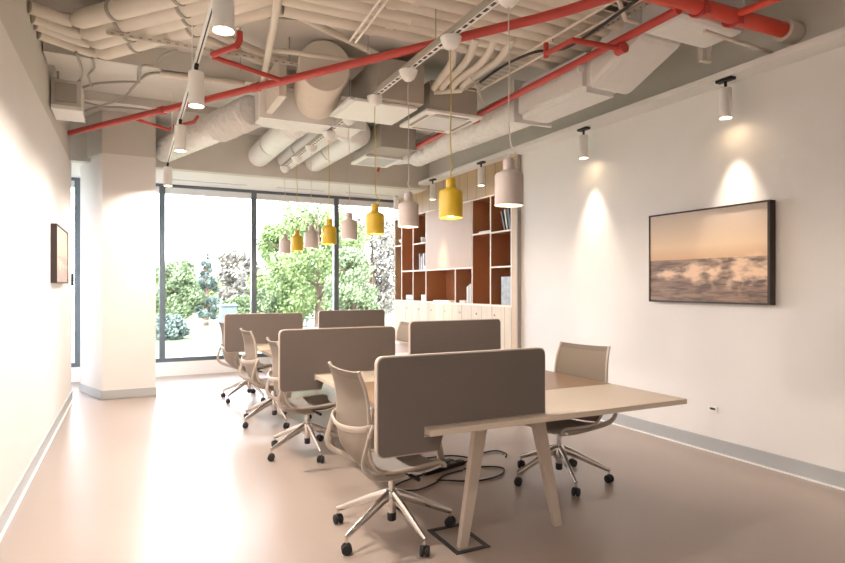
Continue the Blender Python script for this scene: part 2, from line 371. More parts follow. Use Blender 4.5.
# objects on the shelves
def book(y, z, w, h, d, col, label, lean=0, group=None, x=SX+.05):
    m = mat('book_cover', col, .5); R = Matrix.Translation((x, y, z)) @ Matrix.Rotation(lean, 4, 'X')
    b = thing('book', label, 'book', (0, 0, 0), 0, group); b.location = (x, y, z); b.rotation_euler = (lean, 0, 0)
    build('cover', MB().box(0, d, 0, .004, 0, h).box(0, d, w-.004, w, 0, h).box(0, .004, .004, w-.004, 0, h), m, b, local=True)
    build('pages', MB().box(.0045, d-.005, .0045, w-.0045, .004, h-.004), 'paper', b, local=True)
    return b
zt = 2.27+t+.003
for i, (yy, col, le, h, lb) in enumerate(((6.99, (.05, .05, .07), -.32, .30, 'black slim book leaning furthest in the top right cubby'),
        (6.925, (.6, .6, .58), -.25, .31, 'white slim book leaning in the middle of the top right cubby trio'), (6.86, (.10, .14, .2), -.18, .32, 'dark blue slim book leaning rightmost in the top right cubby'))):
    book(yy-.13, zt, .03, h, .22, col, lb, le, 'leaning books in the top right cubby')
def flatbox(name, y0, y1, z, h, mm, label, cat, depth=.25, group=None, x=SX+.04):
    o = build(name, MB().box(x, x+depth, y0, y1, z, z+h, .004), mm, None); tag(o, label, cat, group); return o
flatbox('paper_stack', 7.24, 7.56, 2.28+t+.001, .03, 'paper', 'low white stack of papers on upper shelf right of the centre panel', 'papers')
t2 = thing('vase', 'small pale vase in the narrow right cubby below the leaning books', 'vase', (SX+.12, 6.74, 1.77+t+.001))
build('body', MB().lathe([(.03, 0), (.05, .03), (.055, .1), (.03, .18), (.022, .22), (.028, .24)], (0, 0, 0)), 'kiosk', t2, True, True)
build('rim', MB().lathe([(.028, .241), (.031, .244), (.028, .25)], (0, 0, 0)), 'kiosk', t2, True, True)
pm = mat('magazine_cover', (.22, .24, .24), .4, noise=.8, nscale=14)
o = build('picture_book', MB().box(SX+.06, SX+.085, 6.68, 6.98, Z0+t+.001, Z0+t+.40), pm); tag(o, 'large book with mottled dark photo cover standing face-out in bottom right cubby', 'book')
for i in range(3):
    book(7.80+i*.045, Z0+t+.001, .035, .30-.02*i, .22, [(.6, .58, .52), (.35, .4, .42), (.7, .66, .6)][i],
         ['cream', 'slate grey', 'off-white'][i]+' book upright in bottom cubby beside the tall rust cubby', 0, 'upright books at the right of the bottom cubbies')
flatbox('paper_stack', 7.95, 8.14, Z0+t+.001, .04, 'paper', 'small white stack lying left of the upright books in bottom cubby', 'papers')
flatbox('paper_stack', 8.45, 9.05, Z0+t+.001, .022, 'paper', 'wide flat sheaf of white papers in the wide bottom cubby', 'papers')
flatbox('storage_box', 9.34, 9.52, Z0+t+.001, .11, 'shelfwhite', 'small cream box in bottom cubby left of the wide cubby', 'box')
k = 0
for i, (c, n) in enumerate((((.3, .36, .4), 'blue-grey'), ((.6, .62, .62), 'pale grey'), ((.45, .47, .5), 'mid grey'))):
    flatbox('book', 9.86+.02*i, 10.18, Z0+t+.001+i*.034, .032, mat('book_cover', c, .5), n+' book lying flat in second bottom cubby from window, '+('lowest' if i == 0 else 'middle' if i == 1 else 'topmost')+' of its stack', 'book', .24, 'flat stack of books in bottom cubby')
def cup(y, z, label, r=.045, h=.11):
    c = thing('cup', label, 'cup', (SX+.12, y, z), 0, 'white cups on the shelf left of the centre panel')
    build('body', MB().lathe([(r*.7, 0), (r*.85, .01), (r, h), (r*.92, h), (r*.75, .015), (0.001, .012)]), 'white', c, True, True)
    build('handle', MB().tube([(0, -r*.9, h*.8), (0, -r*1.5, h*.7), (0, -r*1.5, h*.4), (0, -r*.85, h*.25)], .006, 8, sub=4), 'white', c, True, True)
cup(9.40, 2.27+t+.001, 'taller white cup nearer the centre panel on upper left shelf', .05, .16); cup(9.60, 2.27+t+.001, 'shorter white cup further from centre panel on upper left shelf')
b = thing('bowl', 'white bowl on small shelf nearest the window', 'bowl', (SX+.14, 10.44, 2.28+t+.001))
build('body', MB().lathe([(.04, 0), (.045, .01), (.11, .07), (.13, .11), (.122, .11), (.1, .07), (.001, .015)]), 'white', b, True, True)
build('foot', MB().lathe([(.042, -.0), (.042, .008)]), 'white', b, True, True)
for i in range(4):
    book(9.42+i*.05+(.02 if i > 2 else 0), zm+t+.001, .04, .30-.03*(i % 3), .22, [(.55, .55, .56), (.12, .1, .1), (.62, .6, .58), (.3, .3, .33)][i],
         ['light grey', 'black', 'white', 'charcoal'][i]+' book standing in the cubby under the two white cups', 0, 'upright books under the cups')
flatbox('storage_box', 9.285, 9.40, zm+t+.001, .07, 'paper', 'small white box beside the upright books under the cups', 'box')

# ------------------------------------------------------------------ desks
def desk(name_label, x0, x1, y0, y1, ya, yb, legs):
    d = thing('bench_desk', name_label, 'desk', ((x0+x1)/2, (y0+y1)/2, 0), 0, 'long bench desks in a row')
    zt0, zt1 = .748, .78
    build('tabletop', MB().box(x0, x1, y0, ya-.002, zt0, zt1), 'top', d, bevel=.003)
    build('tabletop', MB().box(x0, x1, ya, yb, zt0, zt1), 'brown', d, bevel=.003)
    build('tabletop', MB().box(x0, x1, yb+.002, y1, zt0, zt1), 'top', d, bevel=.003)
    build('crossbeam', MB().box(2.0, 2.05, y0+.2, y1-.2, zt0-.06, zt0-.001), 'leg', d)
    for xx in (x0+.40, x1-.98): build('rail', MB().box(xx, xx+.04, y0+.18, y1-.15, zt0-.04, zt0-.001), 'leg', d)
    for yy in (y0+.32, y1-.25):
        build('leg', MB().hexa((1.70, yy, 0), .056, .04, (1.83, yy, zt0-.001), .085, .05), 'leg', d, bevel=.004)
        build('leg', MB().hexa((2.39, yy, 0), .056, .04, (2.22, yy, zt0-.001), .085, .05), 'leg', d, bevel=.004)
    return d
desk('bench desk nearest the viewer with pale ends and brown middle section', 1.33, 3.17, 2.59, 4.70, 3.25, 4.12, 0)
desk('middle bench desk behind the nearest one, by the bookcase', 1.31, 3.15, 5.03, 7.45, 5.75, 6.7, 0)
desk('farthest bench desk close to the windows', 1.31, 3.15, 7.9, 10.0, 8.6, 9.4, 0)
def rounded(pts, rads, n=6):
    out = []; N = len(pts)
    for i, p in enumerate(pts):
        r = rads[i]; p = Vector(p); a = Vector(pts[i-1]); b = Vector(pts[(i+1) % N])
        if r == 0: out.append(tuple(p)); continue
        p0 = p+(a-p).normalized()*r; p1 = p+(b-p).normalized()*r
        for k in range(n+1):
            q = k/n; out.append(tuple((1-q)**2*p0+2*q*(1-q)*p+q*q*p1))
    return out
def screen(x0, y, label, flip=False, L=1.03, zb=.655, zt=1.154, xe=1.31):
    s = thing('desk_screen', label, 'desk screen', (x0+L/2, y, .7825), 0, 'taupe felt desk screens')
    x1 = x0+L; g0, g1 = .745, .7825
    def outline(i):
        a = [(x0+i, zb+i), (x0+.34, zb+i), (x0+.37-i, g0-.003-i), (xe-.003-i, g0-.003-i), (xe-.003-i, g1+i), (x1-i, g1+i), (x1-i, zt-i), (x0+i, zt-i)]
        r = [.045-i*.6, 0, .0, 0, 0, 0, .045-i*.6, .045-i*.6]
        if flip: a = [(x0+x1-p[0], p[1]) for p in a]
        return rounded(a, r)
    build('felt_panel', MB().prism(outline(.007), 'Y', y-.021, y+.021), 'felt', s)
    o = outline(.0); mb = MB(); p3 = [(p[0], y, p[1]) for p in o]
    A = [mb.bm.verts.new((p[0], y-.017, p[1])) for p in o]; B = [mb.bm.verts.new((p[0], y+.017, p[1])) for p in o]
    q = outline(.012); A2 = [mb.bm.verts.new((p[0], y-.017, p[1])) for p in q]; B2 = [mb.bm.verts.new((p[0], y+.017, p[1])) for p in q]; n = len(o)
    for i in range(n):
        j = (i+1) % n
        mb.bm.faces.new((A[i], A[j], B[j], B[i])); mb.bm.faces.new((A2[i], A2[j], A[j], A[i])); mb.bm.faces.new((B2[i], B2[j], B[j], B[i])); mb.bm.faces.new((A2[i], A2[j], B2[j], B2[i]))
    build('edge_band', mb, 'felt_edge', s)
    return s
xm = 1.31+3.15
screen(1.065, 2.66, 'taupe desk screen nearest the viewer, at left end of the near desk', L=1.02, xe=1.33)
screen(1.04, 4.65, 'taupe desk screen behind the nearest one, tan chair in front of it', L=1.0, xe=1.33)
screen(.995, 7.38, 'taupe desk screen farthest back on the left, before the windows', L=.96, zb=.695, zt=1.162)
screen(2.385, 5.09, 'taupe desk screen in front of the bookcase doors', True, L=1.04, xe=2*2.385+1.04-3.15, zt=1.16)
screen(2.335, 7.98, 'taupe desk screen farthest back on the right, before the windows', True, L=1.0, xe=2*2.335+1.0-3.15, zt=1.156)

# ------------------------------------------------------------------ swivel chair (faces +x, origin on the floor under the column)
def make_chair(label):
    c = thing('swivel_chair', label, 'chair', (0, 0, 0), 0, 'mesh swivel chairs around the desks')
    B = lambda n, mb, m, par=c, sm=True, **k: build(n, mb, m, par, smooth=sm, local=True, **k)
    m = MB(); m.lathe([(.03, .165), (.045, .17), (.05, .245), (.04, .262), (.03, .264)], seg=20)
    A0 = math.radians(-14)
    for k in range(5):
        a = A0+k*2*PI/5; d = Vector((math.cos(a), math.sin(a), 0)); 
        m.tube([d*.02+Vector((0, 0, .238)), d*.12+Vector((0, 0, .203)), d*.35+Vector((0, 0, .105)), d*.378+Vector((0, 0, .095))], [.03, .026, .016, .013], 10, flat=(.8, 1.1))
        m.tube([d*.372+Vector((0, 0, .105)), d*.372+Vector((0, 0, .062))], .009, 8)
    B('star_base', m, 'chrome')
    for k in range(5):
        a = A0+k*2*PI/5; p = Vector((math.cos(a)*.372, math.sin(a)*.372, 0)); w = a+.9; ax = Vector((math.cos(w), math.sin(w), 0))
        m = MB()
        for s in (-1, 1):
            q = p+Vector((0, 0, .0302)); m.tube([q+ax*s*.006, q+ax*s*.009, q+ax*s*.023, q+ax*s*.027], [.022, .03, .03, .024], 18)
        m.tube([p+Vector((0, 0, .031))-ax*.006, p+Vector((0, 0, .031))+ax*.006], .018, 10); m.tube([p+Vector((0, 0, .04)), p+Vector((0, 0, .064))], .012, 8)
        B('caster', m, 'rubber')
    B('gas_column', MB().lathe([(.027, .128), (.027, .25), (.02, .253), (.02, .385)], seg=18), 'chrome')
    B('column_cap', MB().lathe([(.020, .075), (.027, .082), (.027, .1275)], seg=18), 'black')
    B('tilt_mechanism', MB().box(-.10, .12, -.055, .055, .372, .412, .01), 'frame')
    m = MB(); m.tube([(.02, -.05, .39), (.05, -.19, .385)], .006, 8); m.tube([(.045, -.16, .386), (.062, -.235, .380)], .013, 10); B('lever', m, 'black')
    # seat-and-back sling
    prof = [(.245, .425), (.235, .448), (.19, .46), (.05, .45), (-.10, .445), (-.185, .465), (-.235, .53), (-.255, .63), (-.255, .74), (-.262, .85), (-.28, .94), (-.315, 1.03)]
    def smooth_prof(pr, n=4):
        pr = [Vector((a, 0, b)) for a, b in pr]; o = []
        for i in range(len(pr)-1):
            p0 = pr[max(i-1, 0)]; p1 = pr[i]; p2 = pr[i+1]; p3 = pr[min(i+2, len(pr)-1)]
            for k in range(n):
                q = k/n; o.append(.5*((2*p1)+(p2-p0)*q+(2*p0-5*p1+4*p2-p3)*q*q+(3*p1-p0-3*p2+p3)*q**3))
        o.append(pr[-1]); return o
    pr = smooth_prof(prof)
    def width(p, i): 
        f = max(0, min(1, (p.z-.5)/.5)); return .225+.02*math.sin(f*PI)+.01*f
    def sheet(i0, i1, th, inset=.006, ny=10, dish=.022):
        m = MB(); G = []
        for i in range(i0, i1+1):
            p = pr[i]; q = pr[min(i+1, len(pr)-1)]-pr[max(i-1, 0)]; n = Vector((-q.z, 0, q.x)).normalized(); w = width(p, i)-inset
            row = []
            for side in (0, 1):
                row.append([])
                for j in range(ny+1):
                    f = 2*j/ny-1; dd = dish*(1-f*f)
                    v = p+n*(dd*(1 if True else 0)+(th if side else 0)); row[side].append(m.bm.verts.new((v.x, f*w, v.z)))
            G.append(row)
        for A, Bq in zip(G, G[1:]):
            for j in range(ny):
                m.bm.faces.new((A[0][j], A[0][j+1], Bq[0][j+1], Bq[0][j])); m.bm.faces.new((A[1][j], A[1][j+1], Bq[1][j+1], Bq[1][j]))
            for j in (0, ny): m.bm.faces.new((A[0][j], A[1][j], Bq[1][j], Bq[0][j]))
        for R_ in (G[0], G[-1]):
            for j in range(ny): m.bm.faces.new((R_[0][j], R_[0][j+1], R_[1][j+1], R_[1][j]))
        return m
    B('seat', sheet(0, 19, .022), 'seat'); B('backrest', sheet(20, len(pr)-3, .006), 'mesh')
    B('backrest_top_band', sheet(len(pr)-3, len(pr)-1, .012), 'mesh2')
    for s in (-1, 1):
        pts = [(p.x, s*width(p, i), p.z) for i, p in enumerate(pr)][::2]+[(pr[-1].x, s*width(pr[-1], 0), pr[-1].z)]
        B('side_rail', MB().tube(pts, .011, 8), 'frame')
        # arm loop: from under the seat back and up, over the top and into the back
        pts = [(.06, s*.05, .368), (-.05, s*.13, .385), (-.22, s*.262, .445), (-.285, s*.292, .485), (-.31, s*.296, .54), (-.285, s*.296, .64), (-.262, s*.292, .705), (-.235, s*.262, .725)]
        B('arm_loop', MB().tube(pts, [.015, .017, .017, .015, .013, .012, .012, .011], 10, sub=4, flat=(.7, 1.2)), 'frame')
        B('seat_strut', MB().tube([(.0, s*.055, .385), (.12, s*.17, .405), (.215, s*.222, .44)], [.016, .014, .011], 8, sub=3), 'chrome')
    B('lumbar_hoop', MB().tube([(-.235, -.262, .725), (-.30, -.22, .705), (-.335, 0, .685), (-.30, .22, .705), (-.235, .262, .725)], .013, 10, sub=5, flat=(.7, 1.5)), 'frame')
    return c
ch0 = make_chair('mesh swivel chair nearest the viewer, left, half hidden by the front screen')
ch0.location = (1.415, 3.27, 0); ch0.rotation_euler = (0, 0, math.radians(2))
G = 'mesh swivel chairs around the desks'
cr = dup(ch0, (2.972, 3.60, 0), math.radians(191), 'mesh swivel chair at the right side of the nearest desk, facing left', G)
for o_ in cr.children:
    if o_.name.startswith(('star_base', 'caster')): o_.rotation_euler.z = math.radians(0)
dup(ch0, (1.42, 5.20, 0), math.radians(-2), 'swivel chair whose grey seat shows below the second screen', G)
dup(ch0, (1.41, 6.52, 0), math.radians(3), 'mesh swivel chair before the farthest left screen, third back on the left', G)
dup(ch0, (1.40, 8.02, 0), math.radians(14), 'swivel chair farthest back on the left, mostly behind the farthest left screen', G)
dup(ch0, (2.92, 6.85, 0), math.radians(185), 'mesh swivel chair at the right side of the middle desk, only its top showing', G)

# ------------------------------------------------------------------ floor things
fb = thing('floor_box', 'black square floor socket frame around the front desk foot', 'floor box', (1.73, 3.02, 0))
m = MB(); x0, x1, y0, y1, w = 1.62, 1.845, 2.835, 3.20, .028
m.box(x0, x1, y0, y0+w, .0005, .006).box(x0, x1, y1-w, y1, .0005, .006).box(x0, x0+w, y0+w, y1-w, .0005, .006).box(x1-w, x1, y0+w, y1-w, .0005, .006)
build('rim', m, 'black', fb)
ps = thing('power_strip', 'black power strip lying in the cable tangle under the near desk', 'power strip', (2.28, 4.2, 0.001), math.radians(15))
build('housing', MB().box(-.22, .22, -.03, .03, 0, .04, .006), 'black', ps, local=True)
for i in range(4): build('socket', MB().lathe([(.02, .0402), (.02, .043), (.016, .043), (.016, .0405)], (-.15+i*.1, 0, 0), 16), 'rubber', ps, local=True)
build('power_adapter', MB().box(.03, .18, .05, .12, 0, .035, .006), 'black', ps, local=True)
cb = [[(2.05, 4.14), (1.83, 4.05), (1.72, 3.95), (1.85, 3.85), (2.05, 3.92), (2.2, 4.05), (2.4, 4.1)],
      [(2.5, 4.25), (2.75, 4.42), (2.95, 4.45), (2.98, 4.33), (2.92, 4.25)],
      [(2.1, 3.98), (2.35, 3.83), (2.6, 3.86), (2.72, 4.0), (2.6, 4.1), (2.42, 4.12)],
      [(2.0, 4.3), (2.2, 4.5), (2.5, 4.5), (2.62, 4.35), (2.5, 4.28), (2.2, 4.33), (2.0, 4.38)]]
for i, (pts, lb) in enumerate(zip(cb, ('black cable looping left of the power strip', 'black cable end curling right behind the front desk leg', 'black cable loop in front of the power strip, toward the viewer', 'black cable lying behind the power strip'))):
    o = build('cable', MB().tube([(x, y, .009+.0*k) for k, (x, y) in enumerate(pts)], .0065, 8, sub=6), 'rubber', None, smooth=True); tag(o, lb, 'cable', 'cables under the near desk')

# ------------------------------------------------------------------ right wall: picture, outlet, spots
pc = thing('framed_picture', 'dark-framed picture of a breaking wave at sunset on right wall', 'picture', (4.66, 3.65, 1.35))
y0, y1, z0, z1 = 2.99, 4.23, 1.345, 2.20
m = MB().box(4.625, 4.697, y0, y0+.022, z0, z1).box(4.625, 4.697, y1-.014, y1, z0, z1).box(4.625, 4.697, y0+.022, y1-.014, z0, z0+.014).box(4.625, 4.697, y0+.022, y1-.014, z1-.014, z1)
mdark = mat('dark_brown_frame', (.035, .022, .018), .5); build('frame', m, mdark, pc)
build('print', MB().box(4.632, 4.66, y0+.023, y1-.015, z0+.015, z1-.015), 'sea', pc)
p2 = thing('framed_picture', 'small dark-framed pale picture seen edge-on on the left wall', 'picture', (-.7, 7.3, 1.56))
y0, y1, z0, z1 = 6.80, 7.95, 1.53, 2.12
m = MB().box(-.718, -.665, y0, y0+.02, z0, z1).box(-.718, -.665, y1-.02, y1, z0, z1).box(-.718, -.665, y0+.02, y1-.02, z0, z0+.014).box(-.718, -.665, y0+.02, y1-.02, z1-.014, z1)
build('frame', m, mdark, p2); build('print', MB().box(-.70, -.672, y0+.021, y1-.021, z0+.015, z1-.015), 'sea2', p2)
ou = thing('wall_outlet', 'small white wall outlet with dark socket on right wall below picture', 'outlet', (4.69, 3.56, .38))
build('plate', MB().box(4.688, 4.699, 3.515, 3.605, .362, .418, .002), 'white', ou); build('socket', MB().box(4.684, 4.6875, 3.535, 3.585, .385, .403), 'sticker', ou)
def wallspot(y, x, label, power, tilt=0.0):
    s = thing('wall_spotlight', label, 'spotlight', (x, y, 2.93), 0, 'white cylinder spotlights along the right soffit')
    build('mount', MB().box(-.03, .03, -.075, .075, .315, .338).tube([(0, 0, .255), (0, 0, .32)], .012, 8), 'black', s, local=True)
    build('housing', MB().lathe([(.040, .015), (.049, 0), (.049, .25), (.044, .256), (.001, .256)], seg=28), 'white', s, smooth=True, local=True)
    build('lens', MB().lathe([(.040, .012), (.040, .016), (.001, .016)], seg=24), 'bulb', s, local=True)
    lamp('light', 'SPOT', (0, 0, -.01), power*.8, s, size=.02, spot=56 if y < 6 else 36, blend=1, rot=(0, 0, 0))
for y, lb in ((1.3, 'added unseen white cylinder spotlight over the right wall, beside the viewer'), (3.35, 'white cylinder spotlight right above the large sea picture'), (5.07, 'white cylinder spotlight left of the sea picture, on right wall'), (7.1, 'white cylinder spotlight before the bookcase, between yellow and white pendants'),  # first wall spot is out of view, added for extra warm light
        (8.60, 'white cylinder spotlight before the bookcase centre panel'), (10.1, 'white cylinder spotlight at window end of the bookcase')):
    wallspot(y-.03 if y < 4 else y, 4.535 if y < 6 else 4.46, lb, 50 if y < 6 else 190 if 8 < y < 9 else 25)

# ------------------------------------------------------------------ left ceiling track with four spots (+ two added unseen heads for fill light)
ys = [-1.0, 1.2, 3.22, 4.66, 6.28, 8.55]
tr_ = thing('lighting_track', 'thin white track running along the left under the ceiling', 'track', (.43, 5, 3.16))
build('rail', MB().box(.412, .448, -2.0, 8.6, 3.155, 3.18), 'white', tr_)
build('wire_strip', MB().box(.426, .434, -2.0, 8.6, 3.150, 3.1545), 'black', tr_)
for y in (-1, 2, 5, 7.6): build('hanger', MB().tube([(.43, y, 3.18), (.43, y, ZC)], .004, 6), 'white', tr_)
names = ['', '', 'large white cylinder spotlight at the top edge, nearest on left track', 'second white cylinder spotlight on the left track, beside red branch pipe', 'third white cylinder spotlight on the left track, below the red pipe', 'farthest white cylinder spotlight on the left track, by the pillar']
for i, y in enumerate(ys):
    s = thing('track_spotlight', names[i] or ('added unseen white cylinder spotlight on the left track above the viewer' if i else 'added unseen white cylinder spotlight on the left track behind the viewer'), 'spotlight', (.43, y, 2.84), 0, 'white cylinder spotlights on the left track')
    build('adapter', MB().tube([(0, 0, .255), (0, 0, .30)], .014, 10).box(-.014, .014, -.04, .04, .29, .308), 'black', s, local=True)
    build('housing', MB().lathe([(.045, .015), (.056, 0), (.056, .25), (.05, .256), (.001, .256)], seg=28), 'white', s, smooth=True, local=True)
    build('lens', MB().lathe([(.046, .012), (.046, .016), (.001, .016)], seg=24), 'bulb', s, local=True)
    lamp('light', 'SPOT', (0, 0, -.01), 28, s, size=.05, spot=70, blend=.8); lamp('light', 'SPOT', (0, 0, -.01), 45 if i > 1 else 18, s, size=.05, spot=172, blend=.5, color=(1, .88, .78))  # second, very wide spot in each head is added spill to brighten walls

# ------------------------------------------------------------------ pendants
px = 2.1; zc = 3.30
tray = thing('perforated_rail', 'long perforated metal rail carrying the row of pendant lamps', 'rail', (px, 5.6, zc))
m = MB(); y = -1.0
m.box(px-.045, px-.02, -1.0, 9.15, zc+.03, zc+.065)
build('side_flange', m, 'grey', tray)
build('channel', MB().box(px-.0195, px+.03, -1.0, 9.15, zc+.032, zc+.036).box(px+.0301, px+.034, -1.0, 9.15, zc+.032, zc+.06), 'white', tray)
build('slotted_strip', MB().box(px-.008, px+.015, -1.0, 9.14, zc+.029, zc+.0315), 'slotted', tray)
for y in (-.5, 2, 4, 6, 8): build('hanger', MB().tube([(px, y, zc+.037), (px, y, ZC)], .004, 6), 'grey', tray)
PY = [3.02, 3.76, 4.50, 5.26, 6.01, 6.73, 7.51, 8.24, 8.97]
cols = ['pink', 'yellow', 'pink', 'yellow', 'pink', 'yellow', 'pink', 'yellow', 'pink']
ordn = ['nearest and largest', 'nearest yellow', 'third from the viewer', 'fourth from the viewer, second', 'fifth from the viewer', 'sixth from the viewer, third', 'seventh from the viewer', 'eighth from the viewer, farthest', 'farthest and smallest']
proto = {}
def make_pendant(col, y, label):
    s = thing('pendant_lamp', label, 'pendant lamp', (px, y, 2.0), 0, 'row of silo pendant lamps')
    r = .088
    build('shade', MB().lathe([(r-.006, .004), (r, 0), (r, .185), (r-.006, .197), (.045, .215), (.036, .222), (.036, .285), (.03, .292), (.005, .293)], seg=36), col, s, smooth=True, local=True)
    build('inner_liner', MB().lathe([(r-.0065, .0045), (r-.01, .18), (.04, .19), (.001, .19)], seg=36), 'inside', s, smooth=True, local=True)
    build('bulb', MB().lathe([(.001, .035), (.02, .04), (.032, .062), (.03, .085), (.014, .11), (.013, .15)], seg=20), 'bulb', s, smooth=True, local=True)
    random.seed(int(y*100)); a = random.uniform(0, 6.28)
    q = [(0, 0, .29), (.012*math.cos(a), .012*math.sin(a), .315), (.05*math.cos(a), .05*math.sin(a), .33), (.03*math.cos(a+.6), .03*math.sin(a+.6), .37), (.008, 0, .42), (0, .004, .6), (.004, 0, .85), (-.003, 0, 1.1), (0, 0, 1.26)]
    build('cord', MB().tube(q, .0042, 6, sub=4), 'ycord' if col == 'yellow' else 'wcord', s, smooth=True, local=True)
    build('canopy', MB().lathe([(.001, 1.235), (.03, 1.241), (.055, 1.262), (.072, 1.295), (.08, 1.326), (.001, 1.328)], seg=28), 'white', s, smooth=True, local=True)
    lamp('light', 'POINT', (0, 0, .02), 13, s, size=.03, color=(1, .74, .48))
    return s
for i, (y, c) in enumerate(zip(PY, cols)):
    make_pendant(c, y, '%s %s silo-shaped pendant lamp above the desks' % (ordn[i], {'pink': 'pale rose', 'yellow': '' if 'yellow' in ordn[i] else 'yellow'}[c])) if False else make_pendant(c, y, (ordn[i]+(' pale rose' if c == 'pink' else ('' if 'yellow' in ordn[i] else ' yellow'))+' silo-shaped pendant lamp above the desks'))

# ------------------------------------------------------------------ services under the ceiling
def pipe(name, pts, r, m, label, cat, group=None, seg=12, sub=0, parent=None):
    o = build(name, MB().tube(pts, r, seg, sub=sub), m, parent, smooth=True)
    if parent is None: tag(o, label, cat, group)
    return o
GP = 'bundle of beige insulated pipes'
pos = ['farthest', 'second farthest', 'third farthest', 'fourth farthest', 'fifth farthest', 'second nearest', 'nearest']
for k in range(7):
    zz = 3.665+.012*(k % 2); ye = 4.56-.16*k
    g_ = thing('insulated_pipe', pos[k]+' beige insulated pipe of the bundle crossing under the ceiling', 'pipe', (1.5, ye, zz), 0, GP)
    if k < 4:
        A_ = [(-.718, 5.95-.165*k, zz), (-.36-.05*k, 6.20-.21*k, zz), (-.29-.05*k, 6.21-.21*k, zz)]
        B2 = [(-.27-.05*k, 6.20-.21*k, zz), (-.22-.05*k, 6.14-.21*k, zz), (.86-.05*k, 4.70-.15*k, zz), (.95-.05*k, ye+.03, zz), (1.05-.05*k, ye, zz)]
        build('pipe', MB().tube(A_, .05, 14), 'beige2', g_, smooth=True)
        build('pipe', MB().tube(B2, [.05, .075, .078, .074, .07], 14), 'beige2', g_, smooth=True)
        for f in (.22, .62):
            p = Vector(B2[1]).lerp(Vector(B2[2]), f); d = (Vector(B2[2])-Vector(B2[1])).normalized()
            build('clamp', MB().tube([p, p+d*.03], .085, 14), 'grey', g_, smooth=True)
        x0_ = 1.051-.05*k
    else: x0_ = .2
    build('pipe', MB().tube([(x0_, ye, zz), (4.1, ye-.02, zz)], .066, 14), 'beige2', g_, smooth=True)
    build('joint', MB().tube([(1.75+.12*(k % 3), ye, zz), (1.80+.12*(k % 3), ye, zz)], .074, 14), 'beige2', g_, smooth=True)
br = thing('pipe_bracket', 'perforated beige bracket rail crossing below the insulated pipes', 'bracket', (.4, 5.15, 3.57))
a, b = P(105, 22, 3.56), P(210, 60, 3.56); yb = (a.y+b.y)/2
build('channel', MB().box(a.x, b.x+.9, yb, yb+.006, 3.55, 3.585).box(a.x, b.x+.9, yb+.007, yb+.04, 3.58, 3.586), 'beige2', br)
m = MB()
for i in range(26): m.box(a.x+.03+i*.07, a.x+.06+i*.07, yb-.002, yb-.0005, 3.562, 3.574)
build('slots', m, 'grey', br)
for x in (a.x+.1, a.x+1.5): build('threaded_rod', MB().tube([(x, yb+.02, 3.586), (x, yb+.02, ZC)], .006, 6), 'grey', br)

# red sprinkler pipes
rm = thing('sprinkler_pipe', 'long red sprinkler main crossing from left wall toward upper right', 'pipe', (.9, 6, 3.45))
A, B_, D = Vector((-.715, 8.68, 3.45)), Vector((2.66, 3.43, 3.45)), Vector((2.92, 2.90, 3.45))
build('main', MB().tube([A, B_], .036, 14), 'red', rm, smooth=True)
build('main', MB().tube([B_, B_+Vector((.10, -.18, 0)), D, D+Vector((.35, -.9, 0))], .037, 14), 'red', rm, smooth=True)
dm = (B_-A).normalized(); dist = (B_-A).length
for f in (.30, .535): p = A+dm*dist*f; build('coupling', MB().tube([p-dm*.04, p+dm*.04], .045, 14), 'red', rm, smooth=True)
def on_main(u):
    best = min((abs(prj(A+dm*dist*k/400)[0]-u), k) for k in range(401)); return A+dm*dist*best[1]/400
def prj(p):
    s, c = math.sin(YAW), math.cos(YAW); X = p[0]*c-p[1]*s; Z = p[0]*s+p[1]*c; return (422.5+F*X/Z, HOR+F*(CAMH-p[2])/Z)
q = on_main(283); e = P(213, 57, 3.45); e2 = P(237, 46, 3.45)
build('branch', MB().tube([q, e], .022, 12), 'red', rm, smooth=True)
build('branch', MB().tube([e+Vector((0, 0, .02)), e2, e2+Vector((.02, 0, .05)), e2+Vector((.02, 0, .12))], .027, 12), 'red', rm, smooth=True)
h = build('sprinkler_head', MB().tube([e2+Vector((.02, 0, .12)), e2+Vector((.02, 0, .15))], .012, 8).lathe([(.02, .15), (.02, .153)], e2+Vector((.02, 0, 0)), 12), 'chrome', rm, smooth=True)
q = on_main(131); e = P(168, 129.5, 3.42)
build('branch', MB().tube([q, e, e+Vector((.06, -.02, .04)), P(194, 122, 3.45), P(198, 121, 3.45)+Vector((0, 0, .06))], .018, 10), 'red', rm, smooth=True)
# right red pipe and big orange-red pipe
r2 = thing('sprinkler_pipe', 'red sprinkler pipe running beside the big duct toward the bookcase', 'pipe', (3.44, 5, 3.35))
xr_ = 3.44
build('main', MB().tube([(xr_, 8.4, 3.36), (xr_, 2.88, 3.44)], .032, 14), 'red', r2, smooth=True)
for y in (3.42, 5.6): build('coupling', MB().tube([(xr_, y-.04, 3.36), (xr_, y+.04, 3.36)], .042, 14), 'red', r2, smooth=True)
build('white_band', MB().tube([(xr_, 3.88, 3.36), (xr_, 3.90, 3.36)], .033, 14), 'white', r2, smooth=True)
build('branch', MB().tube([(xr_, 3.42, 3.36), P(573, 40, 3.42), P(546, 54, 3.42)], .022, 12), 'red', r2, smooth=True)
s_ = P(546, 54, 3.42); build('sprinkler_head', MB().tube([s_-Vector((0, 0, .03)), s_+Vector((0, 0, .09))], .022, 10), 'red', r2, smooth=True)
build('drop', MB().tube([(xr_, 8.2, 3.36), (xr_-.1, 8.2, 3.3), (xr_-.12, 8.2, 3.22)], .018, 10), 'red', r2, smooth=True)
r3 = thing('sprinkler_pipe', 'thick bright orange-red pipe at the top right corner', 'pipe', (3.9, 2.86, 3.5))
build('main', MB().tube([(2.75, 2.90, 3.5), (4.55, 2.84, 3.5)], .058, 20), 'orange', r3, smooth=True)
